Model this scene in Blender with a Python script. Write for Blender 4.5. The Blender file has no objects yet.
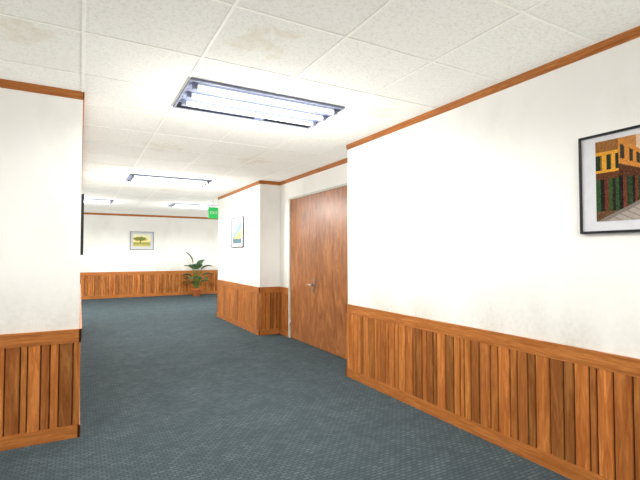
import bpy, bmesh, math, random
from mathutils import Vector, Matrix
random.seed(7)
scn = bpy.context.scene
scn.view_settings.view_transform = 'Standard'
scn.view_settings.look = 'None'
scn.view_settings.exposure = 0.0

H = 2.76
XR, XD = 2.80, 3.19        # right wall plane, door recess plane
XL = .003                  # corridor left wall plane
YL = 3.98                  # near-left wall face
Y1, Y2, Y3, YF = 4.38, 7.28, 9.95, 15.7
XW, XE, YB = -4.2, 8.0, -4.0
TUBE = 2.4
SPOT, POINT, FILL = 74, 26, 1.75

def lin(c):
    return tuple(((v/255)/12.92 if v/255 <= .04045 else (((v/255)+.055)/1.055)**2.4) for v in c[:3])+(1.0,)

# ---------------------------------------------------------------- materials
def newmat(name, rough=.7, spec=.3):
    m = bpy.data.materials.new(name); m.use_nodes = True
    nt = m.node_tree; b = nt.nodes['Principled BSDF']
    b.inputs['Roughness'].default_value = rough
    b.inputs['Specular IOR Level'].default_value = spec
    return m, nt, b
def N(nt, t, **kw):
    n = nt.nodes.new(t)
    for k, v in kw.items(): setattr(n, k, v)
    return n
def L(nt, a, b): nt.links.new(a, b)
def math_(nt, op, a, b=None, c=None, clamp=False):
    n = N(nt, 'ShaderNodeMath', operation=op, use_clamp=clamp)
    for i, v in enumerate((a, b, c)):
        if v is None: continue
        if isinstance(v, (int, float)): n.inputs[i].default_value = v
        else: L(nt, v, n.inputs[i])
    return n.outputs[0]
def mix(nt, fac, a, b, mode='MIX'):
    n = N(nt, 'ShaderNodeMix', data_type='RGBA', blend_type=mode)
    for s, v in ((n.inputs[0], fac), (n.inputs[6], a), (n.inputs[7], b)):
        if isinstance(v, (int, float, tuple)): s.default_value = v
        else: L(nt, v, s)
    return n.outputs[2]
def noise(nt, vec, scale, detail=3, rough=.5, dist=0):
    n = N(nt, 'ShaderNodeTexNoise')
    n.inputs['Scale'].default_value = scale; n.inputs['Detail'].default_value = detail
    n.inputs['Roughness'].default_value = rough; n.inputs['Distortion'].default_value = dist
    if vec is not None: L(nt, vec, n.inputs['Vector'])
    return n.outputs['Fac']
def pos(nt): return N(nt, 'ShaderNodeNewGeometry').outputs['Position']
def mapv(nt, vec, scale=(1, 1, 1), loc=(0, 0, 0)):
    n = N(nt, 'ShaderNodeMapping'); n.inputs['Scale'].default_value = scale; n.inputs['Location'].default_value = loc
    L(nt, vec, n.inputs['Vector']); return n.outputs[0]
def ramp(nt, fac, stops):
    n = N(nt, 'ShaderNodeValToRGB'); e = n.color_ramp.elements
    while len(e) < len(stops): e.new(.5)
    for i, (p, c) in enumerate(stops): e[i].position = p; e[i].color = c
    L(nt, fac, n.inputs[0]); return n.outputs[0]
def maprange(nt, v, a, b, c, d):
    n = N(nt, 'ShaderNodeMapRange'); L(nt, v, n.inputs[0])
    for i, x in enumerate((a, b, c, d)): n.inputs[i+1].default_value = x
    return n.outputs[0]
def bump(nt, b, h, strength=.2, dist=.01):
    n = N(nt, 'ShaderNodeBump'); n.inputs['Strength'].default_value = strength; n.inputs['Distance'].default_value = dist
    L(nt, h, n.inputs['Height']); L(nt, n.outputs[0], b.inputs['Normal'])
def plain(name, rgb, rough=.6, metal=0, spec=.3):
    m, nt, b = newmat(name, rough, spec)
    p = N(nt, 'ShaderNodeTexCoord').outputs['Object']
    f = noise(nt, p, 25, 3)
    c = lin(rgb); d = tuple(x*.82 for x in c[:3])+(1,)
    L(nt, mix(nt, f, d, c), b.inputs['Base Color'])
    b.inputs['Metallic'].default_value = metal
    return m

# wall plaster: white paint with grime above the wainscot
M_wall, nt, b = newmat('painted_wall', .85, .15)
p = pos(nt); z = N(nt, 'ShaderNodeSeparateXYZ'); L(nt, p, z.inputs[0]); z = z.outputs[2]
n1 = noise(nt, mapv(nt, p, (1, 1, .55)), 2.0, 5, .55)
n2 = noise(nt, p, 30, 5, .7)
low = maprange(nt, z, .8, 1.35, 1.0, 0.0)
g = math_(nt, 'MULTIPLY', low, maprange(nt, n1, .36, .62, 0.2, .85), clamp=True)
g2 = maprange(nt, n1, .50, .76, 0, .28)
gr = math_(nt, 'MAXIMUM', g, g2, clamp=True)
gr = math_(nt, 'MULTIPLY', gr, maprange(nt, n2, .35, .65, .5, .85), clamp=True)
c = mix(nt, gr, (.855, .85, .82, 1), (.43, .41, .33, 1))
L(nt, c, b.inputs['Base Color']); bump(nt, b, n2, .15, .004)

# ceiling tiles
M_ceil, nt, b = newmat('ceiling_tile', .95, .1)
p = pos(nt)
S = .695
tile = N(nt, 'ShaderNodeVectorMath', operation='FLOOR')
mm = mapv(nt, p, (1/S, 1/S, 0), (0, -(2.19 % S)/S, 0)); L(nt, mm, tile.inputs[0])
wn = N(nt, 'ShaderNodeTexWhiteNoise'); L(nt, tile.outputs[0], wn.inputs['Vector'])
base = mix(nt, wn.outputs['Value'], (.69, .69, .65, 1), (.74, .74, .70, 1))
sp = noise(nt, p, 60, 3, .7)
base = mix(nt, maprange(nt, sp, .48, .68, 0, .42), base, (.45, .44, .39, 1))
nst = noise(nt, p, 5, 5, .6)
st = None
for (sx, sy, r) in ((.95, 2.55, .18), (2.41, 3.15, .24), (.9, 5.6, .26), (-.33, 3.04, .16), (2.1, 5.8, .26), (1.6, 9.2, .3), (-1.6, 2.0, .3)):
    d = N(nt, 'ShaderNodeVectorMath', operation='DISTANCE'); L(nt, p, d.inputs[0]); d.inputs[1].default_value = (sx, sy, H)
    dd = math_(nt, 'ADD', d.outputs['Value'], math_(nt, 'MULTIPLY', math_(nt, 'SUBTRACT', nst, .5), 1.0))
    m1 = maprange(nt, dd, r*.4, r, 1, 0)
    st = m1 if st is None else math_(nt, 'MAXIMUM', st, m1)
st = math_(nt, 'MULTIPLY', st, maprange(nt, noise(nt, p, 14, 4), .3, .7, .1, .42), clamp=True)
base = mix(nt, st, base, (.52, .45, .29, 1))
L(nt, base, b.inputs['Base Color']); bump(nt, b, sp, .25, .004)
M_grid = plain('ceiling_grid_metal', (234, 234, 226), .6)

# carpet
M_carpet, nt, b = newmat('blue_grey_carpet', 1.0, .05)
p = pos(nt)
br = N(nt, 'ShaderNodeTexBrick'); br.offset = .5
L(nt, p, br.inputs['Vector']); br.inputs['Scale'].default_value = 1
br.inputs['Brick Width'].default_value = .05; br.inputs['Row Height'].default_value = .03
br.inputs['Mortar Size'].default_value = .006; br.inputs['Mortar Smooth'].default_value = .8
br.inputs['Color1'].default_value = (.098, .125, .136, 1); br.inputs['Color2'].default_value = (.054, .073, .083, 1)
br.inputs['Mortar'].default_value = (.028, .039, .046, 1)
nf = noise(nt, p, 130, 2, .7); nl = noise(nt, p, 3.2, 6, .65)
c = mix(nt, maprange(nt, nf, .35, .7, 0, .5), br.outputs['Color'], (.104, .130, .139, 1))
c = mix(nt, maprange(nt, nl, .35, .65, 0, .5), c, (.040, .056, .065, 1))
L(nt, c, b.inputs['Base Color']); bump(nt, b, nf, .6, .006)

def woodmat(name, scale, dark, light, usetone=True, rough=.45, dist=1.2, spec=.25):
    m, nt, b = newmat(name, rough, spec)
    p = pos(nt); v = mapv(nt, p, scale)
    f = noise(nt, v, 1.0, 5, .6, dist)
    fine = noise(nt, mapv(nt, p, tuple(s*5 for s in scale)), 1.0, 3, .6)
    c = ramp(nt, f, [(.28, lin(dark)), (.5, lin(tuple((a+d)/2 for a, d in zip(dark, light)))), (.68, lin(light))])
    c = mix(nt, maprange(nt, fine, .35, .7, 0, .35), c, lin(tuple(d*.8 for d in dark)))
    if usetone:
        a = N(nt, 'ShaderNodeVertexColor', layer_name='Col')
        c = mix(nt, 1.0, c, a.outputs['Color'], 'MULTIPLY')
    L(nt, c, b.inputs['Base Color']); bump(nt, b, fine, .1, .002)
    return m
M_plank = woodmat('wainscot_plank_wood', (22, 22, 2.2), (150, 84, 34), (212, 142, 76))
M_rail = woodmat('trim_wood', (3, 3, 45), (150, 86, 36), (198, 128, 66), False)
M_door = woodmat('door_veneer', (5, 5, 1.3), (130, 78, 42), (190, 126, 74), False, .32, 2.6, .35)
M_gap = plain('groove_shadow_tone', (66, 36, 18), .9)  # dark backing behind the planks, paints in the shadow between them
M_frame = plain('black_frame', (28, 30, 34), .35)
M_mat = plain('picture_mat', (214, 215, 220), .8)
M_metal = plain('brushed_metal', (190, 190, 190), .3, 1.0)
M_pan = plain('fixture_pan', (112, 120, 144), .5)
M_lip = plain('fixture_lip', (128, 134, 154), .5)
M_black = plain('black_gap_strip', (8, 8, 10), .7)  # black strips that paint in the dark gap at the fixture's far side
M_casing = plain('door_casing_paint', (205, 203, 192), .6)
M_white = plain('white_plastic', (235, 238, 232), .5)
M_pot = plain('terracotta', (186, 98, 46), .7)
M_soil = plain('soil', (45, 32, 22), 1)
M_stem = plain('plant_stem', (84, 110, 48), .6)
m, nt, b = newmat('leaf_green', .45, .4)
p = N(nt, 'ShaderNodeTexCoord').outputs['Object']
a = N(nt, 'ShaderNodeVertexColor', layer_name='Col')
c = mix(nt, noise(nt, p, 9, 3), lin((24, 58, 28)), lin((56, 100, 50)))
L(nt, mix(nt, 1.0, c, a.outputs['Color'], 'MULTIPLY'), b.inputs['Base Color']); M_leaf = m
m, nt, b = newmat('fluorescent_tube', .4)
b.inputs['Base Color'].default_value = (.8, .82, .88, 1)
b.inputs['Emission Color'].default_value = (.93, .96, 1.0, 1); b.inputs['Emission Strength'].default_value = TUBE
M_tube = m
m, nt, b = newmat('exit_green_lit', .5)
b.inputs['Base Color'].default_value = lin((50, 175, 90)); b.inputs['Emission Color'].default_value = lin((40, 215, 90)); b.inputs['Emission Strength'].default_value = .2
M_greenlit = m
m, nt, b = newmat('print_ink', .8, .1)
a = N(nt, 'ShaderNodeVertexColor', layer_name='Col'); L(nt, a.outputs['Color'], b.inputs['Base Color']); M_print = m

# ---------------------------------------------------------------- mesh builder
class B:
    def __init__(s):
        s.bm = bmesh.new(); s.col = s.bm.loops.layers.float_color.new('Col'); s.mats = []
    def mi(s, m):
        if m not in s.mats: s.mats.append(m)
        return s.mats.index(m)
    def face(s, vs, mat, col=(1, 1, 1, 1), smooth=False):
        try: f = s.bm.faces.new(vs)
        except ValueError: return None
        f.material_index = s.mi(mat); f.smooth = smooth
        for l in f.loops: l[s.col] = col
        return f
    def hexa(s, pts, mat, col=(1, 1, 1, 1)):
        v = [s.bm.verts.new(p) for p in pts]
        for q in ((0, 3, 2, 1), (4, 5, 6, 7), (0, 1, 5, 4), (1, 2, 6, 5), (2, 3, 7, 6), (3, 0, 4, 7)):
            s.face([v[i] for i in q], mat, col)
    def box(s, x0, x1, y0, y1, z0, z1, mat, col=(1, 1, 1, 1)):
        s.hexa([(x0, y0, z0), (x1, y0, z0), (x1, y1, z0), (x0, y1, z0), (x0, y0, z1), (x1, y0, z1), (x1, y1, z1), (x0, y1, z1)], mat, col)
    def tube(s, p0, p1, r0, r1, mat, seg=14, caps=True, smooth=True):
        p0, p1 = Vector(p0), Vector(p1); d = (p1-p0).normalized()
        a = d.orthogonal().normalized(); c = d.cross(a)
        A = []; C = []
        for i in range(seg):
            t = 2*math.pi*i/seg; o = a*math.cos(t)+c*math.sin(t)
            A.append(s.bm.verts.new(p0+o*r0)); C.append(s.bm.verts.new(p1+o*r1))
        for i in range(seg):
            j = (i+1) % seg; s.face([A[i], A[j], C[j], C[i]], mat, smooth=smooth)
        if caps: s.face(A[::-1], mat); s.face(C, mat)
    def done(s, name, parent=None, bevel=0, loc=None, rot=None):
        bmesh.ops.recalc_face_normals(s.bm, faces=s.bm.faces)
        me = bpy.data.meshes.new(name); s.bm.to_mesh(me); s.bm.free()
        for m in s.mats: me.materials.append(m)
        o = bpy.data.objects.new(name, me); scn.collection.objects.link(o)
        if parent: o.parent = parent
        if loc: o.location = loc
        if rot: o.rotation_euler = rot
        if bevel:
            md = o.modifiers.new('bevel', 'BEVEL'); md.width = bevel; md.segments = 2; md.limit_method = 'ANGLE'
        return o
def boxobj(name, x0, x1, y0, y1, z0, z1, mat):
    b = B(); b.box(x0, x1, y0, y1, z0, z1, mat); return b.done(name)
def empty(name, loc=(0, 0, 0), rot=(0, 0, 0)):
    o = bpy.data.objects.new(name, None); o.location = loc; o.rotation_euler = rot; scn.collection.objects.link(o); return o

# ---------------------------------------------------------------- shell
T = .2
boxobj('floor', XW-T, XE+T, YB-T, YF+T, -.1, 0, M_carpet)
boxobj('ceiling', XW-T, XE+T, YB-T, YF+T, H, H+.1, M_ceil)
boxobj('wall_right', XR, XD+T, YB, Y1, 0, H, M_wall)
b = B()
DY0, DY1, DZ = 4.96, 6.86, 2.40
b.box(XD, XD+T, Y1, DY0, 0, H, M_wall); b.box(XD, XD+T, DY1, Y2, 0, H, M_wall); b.box(XD, XD+T, DY0, DY1, DZ, H, M_wall)
b.done('wall_recess')
boxobj('wall_right_far', XR, XD+T, Y2, Y3, 0, H, M_wall)
boxobj('wall_right_back', XD+T, XE, Y3-T, Y3, 0, H, M_wall)
boxobj('wall_east', XE, XE+T, Y3-T, YF, 0, H, M_wall)
boxobj('wall_far', XW-T, XE+T, YF, YF+T, 0, H, M_wall)
boxobj('wall_left', XW, XL, YL, Y3, 0, H, M_wall)
boxobj('wall_west', XW-T, XW, YB, YF, 0, H, M_wall)
boxobj('wall_back', XW-T, XD+T, YB-T, YB, 0, H, M_wall)

# ceiling grid bars
b = B()
def bars(x0, x1, y0, y1):
    k = math.ceil((x0+.01)/S)
    while k*S < x1-.01:
        b.box(k*S-.009, k*S+.009, y0, y1, H-.004, H, M_grid); k += 1
    o = 2.19
    k = math.ceil((y0+.01-o)/S)
    while o+k*S < y1-.01:
        b.box(x0, x1, o+k*S-.009, o+k*S+.009, H-.0035, H, M_grid); k += 1
bars(XW, XR, YB, YL); bars(XL, XR, YL, Y3); bars(XW, XE, Y3, YF); bars(XR, XD, Y1, Y2)
b.done('ceiling_grid')

# ---------------------------------------------------------------- wainscot / trim
RZ0, RZ1, BZ = .745, .85, .10
tn = [0]
def trimname(): tn[0] += 1; return 'trim_%d' % tn[0]
def seg(side, p0, p1, nrm, e0=0, e1=0, w=True, crown=True):
    """p0->p1 along the wall foot, nrm points into the room; e0/e1 extend at convex corners"""
    p0 = Vector((*p0, 0)); p1 = Vector((*p1, 0)); d = (p1-p0); Ln = d.length; d.normalize(); nv = Vector((*nrm, 0))
    def bx(bb, s0, s1, t0, t1, z0, z1, mat, col=(1, 1, 1, 1), ch=0):
        P = lambda s, t, z: p0+d*s+nv*t+Vector((0, 0, z))
        bb.hexa([P(s0, t0, z0), P(s1, t0, z0), P(s1-ch, t1, z0), P(s0+ch, t1, z0), P(s0, t0, z1), P(s1, t0, z1), P(s1-ch, t1, z1), P(s0+ch, t1, z1)], mat, col)
    if w:
        bb = B(); s = -.012*e0
        bx(bb, -.004*e0, Ln+.004*e1, 0.0, .004, BZ-.01, RZ0+.01, M_gap)
        end = Ln+.012*e1
        while s < end-.001:
            wd = random.choice((.045, .06, .07, .085, .095, .105)); e = min(s+wd, end)
            if end-e < .03: e = end
            t = random.choice((1.0, 1.0, 1.05, .92, .82, .72, .6)); r = random.uniform(.95, 1.05)
            bx(bb, s+.0025, e-.0025, .002, .012, BZ-.005, RZ0+.005, M_plank, (t*r, t*.97, t*.92, 1), .005)
            s = e
        bx(bb, -.018*e0, Ln+.018*e1, 0, .018, RZ0+.02, RZ1-.012, M_rail)
        bx(bb, -.015*e0, Ln+.015*e1, 0, .015, RZ0, RZ0+.02, M_rail)
        bx(bb, -.021*e0, Ln+.021*e1, 0, .021, RZ1-.012, RZ1, M_rail)
        bb.done(trimname())
        bb = B(); bx(bb, -.018*e0, Ln+.018*e1, 0, .018, 0, BZ-.012, M_rail); bx(bb, -.014*e0, Ln+.014*e1, 0, .014, BZ-.012, BZ, M_rail)
        bb.done('baseboard_'+side)
    if crown:
        bb = B(); bx(bb, -.006*e0, Ln+.006*e1, 0, .006, H-.065, H-.045, M_rail); bx(bb, -.010*e0, Ln+.010*e1, 0, .010, H-.045, H, M_rail)
        bb.done(trimname())
seg('right', (XR, YB), (XR, Y1), (-1, 0), 0, 1)
seg('recess_near_return', (XR, Y1), (XD, Y1), (0, 1), 1, 0)
seg('recess_near', (XD, Y1), (XD, DY0-.04), (-1, 0), crown=False)
seg('recess_far', (XD, DY1+.04), (XD, Y2), (-1, 0), crown=False)
seg('recess', (XD, Y1), (XD, Y2), (-1, 0), w=False)
seg('recess_far_return', (XD, Y2), (XR, Y2), (0, -1), 0, 1)
seg('right_far', (XR, Y2), (XR, Y3), (-1, 0), 1, 1)
seg('right_back', (XR, Y3), (XE, Y3), (0, 1), 1, 0)
seg('far', (XW, YF), (XE, YF), (0, -1))
seg('left_near', (XW, YL), (XL, YL), (0, -1), 0, 1)
seg('left', (XL, YL), (XL, Y3), (1, 0), 1, 1)
seg('left_back', (XW, Y3), (XL, Y3), (0, 1), 0, 1)
seg('west', (XW, YB), (XW, YL), (1, 0))
seg('back', (XW, YB), (XR, YB), (0, 1))
seg('east', (XE, Y3), (XE, YF), (-1, 0))

# ---------------------------------------------------------------- double door
de = empty('door_1', (XD, (DY0+DY1)/2, 0))
def dpart(name, bb, bevel=0):
    o = bb.done(name, bevel=bevel); o.parent = de; o.matrix_parent_inverse = Matrix.Translation((-XD, -(DY0+DY1)/2, 0)); return o
mid = (DY0+DY1)/2
for nm, a0, a1 in (('leaf_1', DY0+.016, mid-.003), ('leaf_2', mid+.003, DY1-.016)):
    bb = B(); bb.box(XD+.01, XD+.055, a0, a1, .008, DZ-.016, M_door); dpart(nm, bb, .003)
bb = B()
bb.box(XD-.008, XD+T, DY0-.025, DY0+.014, 0, DZ+.0, M_casing)
bb.box(XD-.008, XD+T, DY1-.014, DY1+.03, 0, DZ+.0, M_casing)
bb.box(XD-.008, XD+T, DY0-.025, DY1+.03, DZ-.014, DZ+.015, M_casing)
dpart('frame', bb)
bb = B(); hy = mid+.07
bb.box(XD+.002, XD+.011, hy-.022, hy+.022, .83, 1.06, M_metal)
bb.tube((XD+.01, hy, .96), (XD-.055, hy, .96), .012, .012, M_metal)
bb.tube((XD-.05, hy-.008, .96), (XD-.05, hy+.12, .96), .011, .009, M_metal)
bb.tube((XD+.002, hy, .87), (XD-.008, hy, .87), .011, .011, M_metal)
dpart('lever_handle', bb, .002)
bb = B()
for z in (.25, 1.2, 2.15):
    bb.tube((XD+.004, DY1-.016, z-.05), (XD+.004, DY1-.016, z+.05), .008, .008, M_metal)
    bb.tube((XD+.004, DY0+.016, z-.05), (XD+.004, DY0+.016, z+.05), .008, .008, M_metal)
dpart('hinges', bb)

# ---------------------------------------------------------------- ceiling lights
def light(x0, x1, y0, y1, gain=1.0):
    cx, cy = (x0+x1)/2, (y0+y1)/2; hx, hy = (x1-x0)/2, (y1-y0)/2
    e = empty('ceiling_light', (cx, cy, H))
    bb = B()
    bb.box(-hx, hx, -hy, hy, -.012, -.001, M_pan)
    w = .018
    bb.box(-hx, hx, -hy, -hy+w, -.022, -.012, M_lip); bb.box(-hx, hx, hy-w, hy, -.022, -.012, M_lip)
    bb.box(-hx, -hx+w, -hy+w, hy-w, -.022, -.012, M_lip); bb.box(hx-w, hx, -hy+w, hy-w, -.022, -.012, M_lip)
    bb.box(-hx+w, hx*.1, hy-w-.03, hy-w, -.018, -.012, M_black)
    bb.box(-hx+w, -hx+.12, hy-w-.13, hy-w-.03, -.018, -.012, M_black)
    bb.box(hx*.25, hx-w, hy-w-.045, hy-w, -.018, -.012, M_black)
    for y in (-hy+.19, -hy+.39):     # folded reflector ridges between the tubes
        q = [(-hx+w, y-.03, -.012), (hx-w, y-.03, -.012), (hx-w, y+.03, -.012), (-hx+w, y+.03, -.012)]
        q2 = [(-hx+w, y-.008, -.026), (hx-w, y-.008, -.026), (hx-w, y+.008, -.026), (-hx+w, y+.008, -.026)]
        bb.hexa(q2+q, M_lip)
    bb.done('housing', parent=e)
    ys = [-hy+.09, -hy+.29, -hy+.49]
    bb = B()
    for y in ys:
        bb.tube((-hx+.07, y, -.036), (hx-.07, y, -.036), .02, .02, M_tube, 12)
    bb.done('tubes', parent=e)
    bb = B()
    for y in ys:
        for sx in (-1, 1):
            bb.box(min(sx*(hx-.07), sx*(hx-.035)), max(sx*(hx-.07), sx*(hx-.035)), y-.02, y+.02, -.056, -.012, M_lip)
    bb.done('lamp_holders', parent=e)
    for sx in (-1, 1):
        ld = bpy.data.lights.new('downlight', 'SPOT'); ld.energy = SPOT*gain; ld.spot_size = math.radians(172); ld.spot_blend = .35; ld.shadow_soft_size = 0
        ld.color = (1, .985, .95)
        lo = bpy.data.objects.new('downlight', ld); scn.collection.objects.link(lo); lo.parent = e; lo.location = (sx*hx*.5, 0, -.078)
        ld = bpy.data.lights.new('glare_fill', 'POINT'); ld.energy = POINT; ld.shadow_soft_size = 0; ld.color = (1, .985, .95)  # added point lamp hung below the fixture to brighten the ceiling around it
        lo = bpy.data.objects.new('glare_fill', ld); scn.collection.objects.link(lo); lo.parent = e; lo.location = (sx*hx*.5, 0, -.40)
for a in ((.70, 2.05, 3.25, 3.95), (.70, 2.05, 7.7, 8.4), (-.65, .70, 11.7, 12.4, 1.6), (2.1, 3.45, 11.7, 12.4, 1.6),
          (5.2, 6.55, 12.5, 13.2), (-3.3, -1.95, 12.5, 13.2),
          (.70, 2.05, -1.2, -.5), (-3.0, -1.65, .9, 1.6)):
    light(*a)
# added shadowless sun from below to brighten the ceiling: soft upward fill
sd = bpy.data.lights.new('upward_fill', 'SUN'); sd.energy = FILL; sd.angle = math.radians(60); sd.use_shadow = False; sd.color = (1, .985, .95)
so = bpy.data.objects.new('upward_fill', sd); scn.collection.objects.link(so); so.rotation_euler = (math.pi, 0, 0); so.location = (1.4, 2, .2)

# ---------------------------------------------------------------- pictures
def picture(name, loc, rz, w, h, art, mx=.2, mz=.14):
    e = empty(name, loc, (0, 0, rz)); bb = B(); f = .015
    for x0, x1, z0, z1 in ((-w/2, w/2, h/2-f, h/2), (-w/2, w/2, -h/2, -h/2+f), (-w/2, -w/2+f, -h/2+f, h/2-f), (w/2-f, w/2, -h/2+f, h/2-f)):
        bb.box(x0, x1, -.026, -.001, z0, z1, M_frame)
    bb.done('frame', parent=e, bevel=.002)
    bb = B(); bb.box(-w/2+f, w/2-f, -.016, -.002, -h/2+f, h/2-f, M_mat); bb.done('mat', parent=e)
    bb = B(); aw, ah = w-mx, h-mz; nx, ny = 120, 96
    V = [[bb.bm.verts.new((-aw/2+aw*i/nx, -.0175, .012-ah/2+ah*j/ny)) for i in range(nx+1)] for j in range(ny+1)]
    for j in range(ny):
        for i in range(nx):
            bb.face([V[j][i], V[j][i+1], V[j+1][i+1], V[j+1][i]], M_print, lin(art((i+.5)/nx, (j+.5)/ny)))
    bb.done('print', parent=e)
R = random.Random(3)
def jit(c, a=14): k = R.uniform(-a, a); return tuple(max(0, min(255, v+k)) for v in c)
def street(u, v):
    # a lane lined with shopfronts, yellow building on the left, converging to the right of centre
    vx, vy = .70, .42
    if u < vx:
        k = (vx-u)/vx
        q = (v-vy)/(k+.25)
        s = 6*u/(1.12-u)
        edge = vy-.06-k*.36
        if v < edge:
            if v > edge-.05: return jit((120, 112, 104), 8)
            return jit((158, 148, 138) if (u*4+v*7) % .5 > .12 else (132, 124, 116), 8)
        if u < .24:
            if v > .86: return jit((136, 92, 48), 16)
            if v > .60:
                if .64 < v < .82 and s % .7 < .36: return jit((38, 50, 34), 10) if s % .7 < .26 else jit((112, 88, 40), 10)
                return jit((206, 146, 52), 18)
            if v > .52: return jit((92, 54, 30), 16)
            if v > .12: return jit([(44, 72, 40), (30, 26, 22), (96, 46, 32), (48, 72, 38), (40, 32, 24)][int(s*3.6) % 5], 16)
            return jit((92, 66, 44), 14)
        if q > .66: return jit((176, 120, 66), 16) if u < .42 else jit((206, 176, 150), 14)
        if q > .30:
            if .38 < q < .58 and s % .9 < .4: return jit((56, 50, 38), 12)
            return jit((190, 126, 58), 16)
        if q > .14: return jit((80, 48, 30), 18)
        return jit([(44, 60, 36), (30, 26, 24), (104, 54, 36), (40, 54, 32)][int(s*3) % 4], 16)
    k = (u-vx)/(1-vx); q = (v-vy)/max(k+.1, .02)
    if v < vy-k*.30-.04: return jit((158, 148, 138), 8)
    if q > 1.1: return (206, 214, 220)
    if q > .3: return jit((190, 134, 88), 16)
    return jit((80, 52, 36), 20)
def lerp(a, b, t): t = max(0, min(1, t)); return tuple(x+(y-x)*t for x, y in zip(a, b))
def tree(u, v):
    sky = lerp((240, 222, 140), (230, 230, 200), (v-.3)*1.5)
    gnd = lerp((214, 200, 122), (140, 146, 80), v*3)
    c = lerp(gnd, sky, (v-.28)*9)
    d = ((u-.40)/.40)**2+((v-.62)/.17)**2+.25*math.sin(u*23)*math.sin(v*17)
    if v > .46: c = lerp((132, 138, 66), c, (d-.6)*1.6)
    if abs(u-.42) < .025 and .28 < v < .55: c = (112, 98, 60)
    return jit(c, 8)
def sail(u, v):
    if v < .2: return jit((90, 120, 130))
    if v < .15+u*.5: return jit((222, 176, 110), 10)
    if v < .3+u*.7: return jit((120, 160, 190), 10)
    return jit((214, 226, 232), 6)
def hills(u, v):
    if v < .3+.1*math.sin(u*6): return jit((70, 90, 60))
    if v < .55+.1*math.sin(u*9+1): return jit((110, 120, 130))
    return jit((220, 200, 170), 6)
PW, PH, PZ = .74, .61, 1.878
picture('framed_picture', (XR, 1.61-PW/2, PZ), -math.pi/2, PW, PH, street, .2, .12)
picture('framed_picture', (XR, 8.50, PZ), -math.pi/2, PW, PH, sail)
picture('framed_picture', (1.82, YF, PZ), 0, PW, PH, tree, .2, .2)
picture('framed_picture', (XL, 5.3, 1.74), math.pi/2, PW, PH, hills)

# ---------------------------------------------------------------- exit sign
e = empty('exit_sign', (2.76, 10.2, 2.41))
bb = B(); bb.box(-.13, .13, -.025, .025, -.13, .13, M_greenlit); bb.done('box', parent=e, bevel=.005)
bb = B(); bb.box(-.14, .14, -.03, .03, .13, .145, M_white); bb.box(-.015, .015, -.015, .015, .145, H-2.41, M_white); bb.done('bracket', parent=e)
cu = bpy.data.curves.new('t', 'FONT'); cu.body = 'EXIT'; cu.size = .09; cu.extrude = .002; cu.align_x = 'CENTER'; cu.align_y = 'CENTER'
to = bpy.data.objects.new('t', cu); scn.collection.objects.link(to)
bpy.context.view_layer.update()
me = bpy.data.meshes.new_from_object(to.evaluated_get(bpy.context.evaluated_depsgraph_get()))
bpy.data.objects.remove(to)
me.materials.clear(); me.materials.append(M_white)
o = bpy.data.objects.new('letters', me); scn.collection.objects.link(o); o.parent = e; o.location = (0, -.026, 0); o.rotation_euler = (math.pi/2, 0, 0)

# ---------------------------------------------------------------- potted plant
e = empty('potted_plant', (3.5, 15.05, 0))
bb = B()
prof = [(0, 0), (.11, 0), (.145, .22), (.165, .22), (.17, .27), (.15, .27), (.145, .24), (0, .24)]
rings = []
for r, z in prof:
    rings.append([bb.bm.verts.new((r*math.cos(t*math.pi/12), r*math.sin(t*math.pi/12), z)) for t in range(24)] if r > 0 else [bb.bm.verts.new((0, 0, z))])
for i in range(len(prof)-1):
    A, C = rings[i], rings[i+1]; mt = M_soil if i == len(prof)-2 else M_pot
    for t in range(24):
        u = (t+1) % 24
        if len(A) == 1: bb.face([A[0], C[t], C[u]], mt)
        elif len(C) == 1: bb.face([A[t], A[u], C[0]], mt)
        else: bb.face([A[t], A[u], C[u], C[t]], mt, smooth=i in (1,))
bb.done('pot', parent=e)
bl = B(); bs = B(); rr = random.Random(11)
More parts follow.
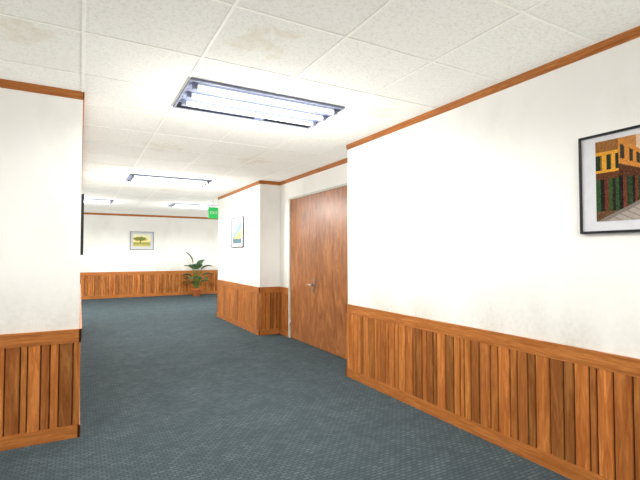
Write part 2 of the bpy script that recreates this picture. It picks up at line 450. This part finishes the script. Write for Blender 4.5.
# (azimuth, petiole top height, lean, leaf length, half width, start angle)
leaves = [(2.9, 1.10, .09, .54, .14, 1.45), (.5, 1.0, .05, .42, .14, 1.1), (3.5, .92, .12, .36, .15, .8), (5.9, .9, .12, .42, .16, .75),
          (1.7, .9, .10, .42, .14, .9), (4.6, .92, .10, .38, .16, .9), (3.0, .66, .12, .34, .16, .6), (6.2, .68, .14, .42, .16, .5),
          (4.1, .6, .14, .36, .15, .5), (5.2, .56, .14, .36, .15, .5), (1.1, .6, .13, .34, .13, .5), (2.3, .55, .13, .32, .13, .5), (3.6, .44, .12, .26, .12, .6), (.1, .45, .13, .3, .13, .6)]
for az, hgt, lean, ll, lw, ang in leaves:
    out = Vector((math.cos(az), math.sin(az), 0)); side = Vector((-math.sin(az), math.cos(az), 0))
    p0 = out*.04+Vector((0, 0, .23)); prev = p0
    for i in range(1, 6):
        t = i/5; q = p0+out*(lean*t*t)+Vector((0, 0, (hgt-.23)*t))
        bs.tube(prev, q, .016*(1-.1*i)+.002, .016*(1-.1*(i+1))+.002, M_stem, 8, caps=False); prev = q
    P = prev.copy(); rows = []; n = 10; tone = rr.uniform(.7, 1.5)
    for i in range(n+1):
        t = i/n; wdt = lw*math.sin(math.pi*min(1, t**.75*.97+.03))**.7*(1 if i < n else 0)+.003
        dr = out*math.cos(ang)+Vector((0, 0, math.sin(ang))); up = -out*math.sin(ang)+Vector((0, 0, math.cos(ang)))
        rows.append([bl.bm.verts.new(P-side*wdt+up*wdt*.3), bl.bm.verts.new(P-side*wdt*.5+up*wdt*.08), bl.bm.verts.new(P), bl.bm.verts.new(P+side*wdt*.5+up*wdt*.08), bl.bm.verts.new(P+side*wdt+up*wdt*.3)])
        P = P+dr*(ll/n); ang -= .11
    for i in range(n):
        for j in range(4):
            bl.face([rows[i][j], rows[i][j+1], rows[i+1][j+1], rows[i+1][j]], M_leaf, (tone, tone, tone, 1), True)
bl.done('leaves', parent=e); bs.done('stems', parent=e)

# ---------------------------------------------------------------- world + camera
w = bpy.data.worlds.new('world'); scn.world = w; w.use_nodes = True
w.node_tree.nodes['Background'].inputs[0].default_value = (.8, .85, .9, 1); w.node_tree.nodes['Background'].inputs[1].default_value = .3
cam = bpy.data.cameras.new('camera'); cam.sensor_width = 36; cam.lens = 434/640*36; cam.clip_start = .02
co = bpy.data.objects.new('camera', cam); scn.collection.objects.link(co)
co.location = (0, 0, 1.45); co.rotation_euler = (math.radians(91.78), 0, math.radians(-28.94))
scn.camera = co
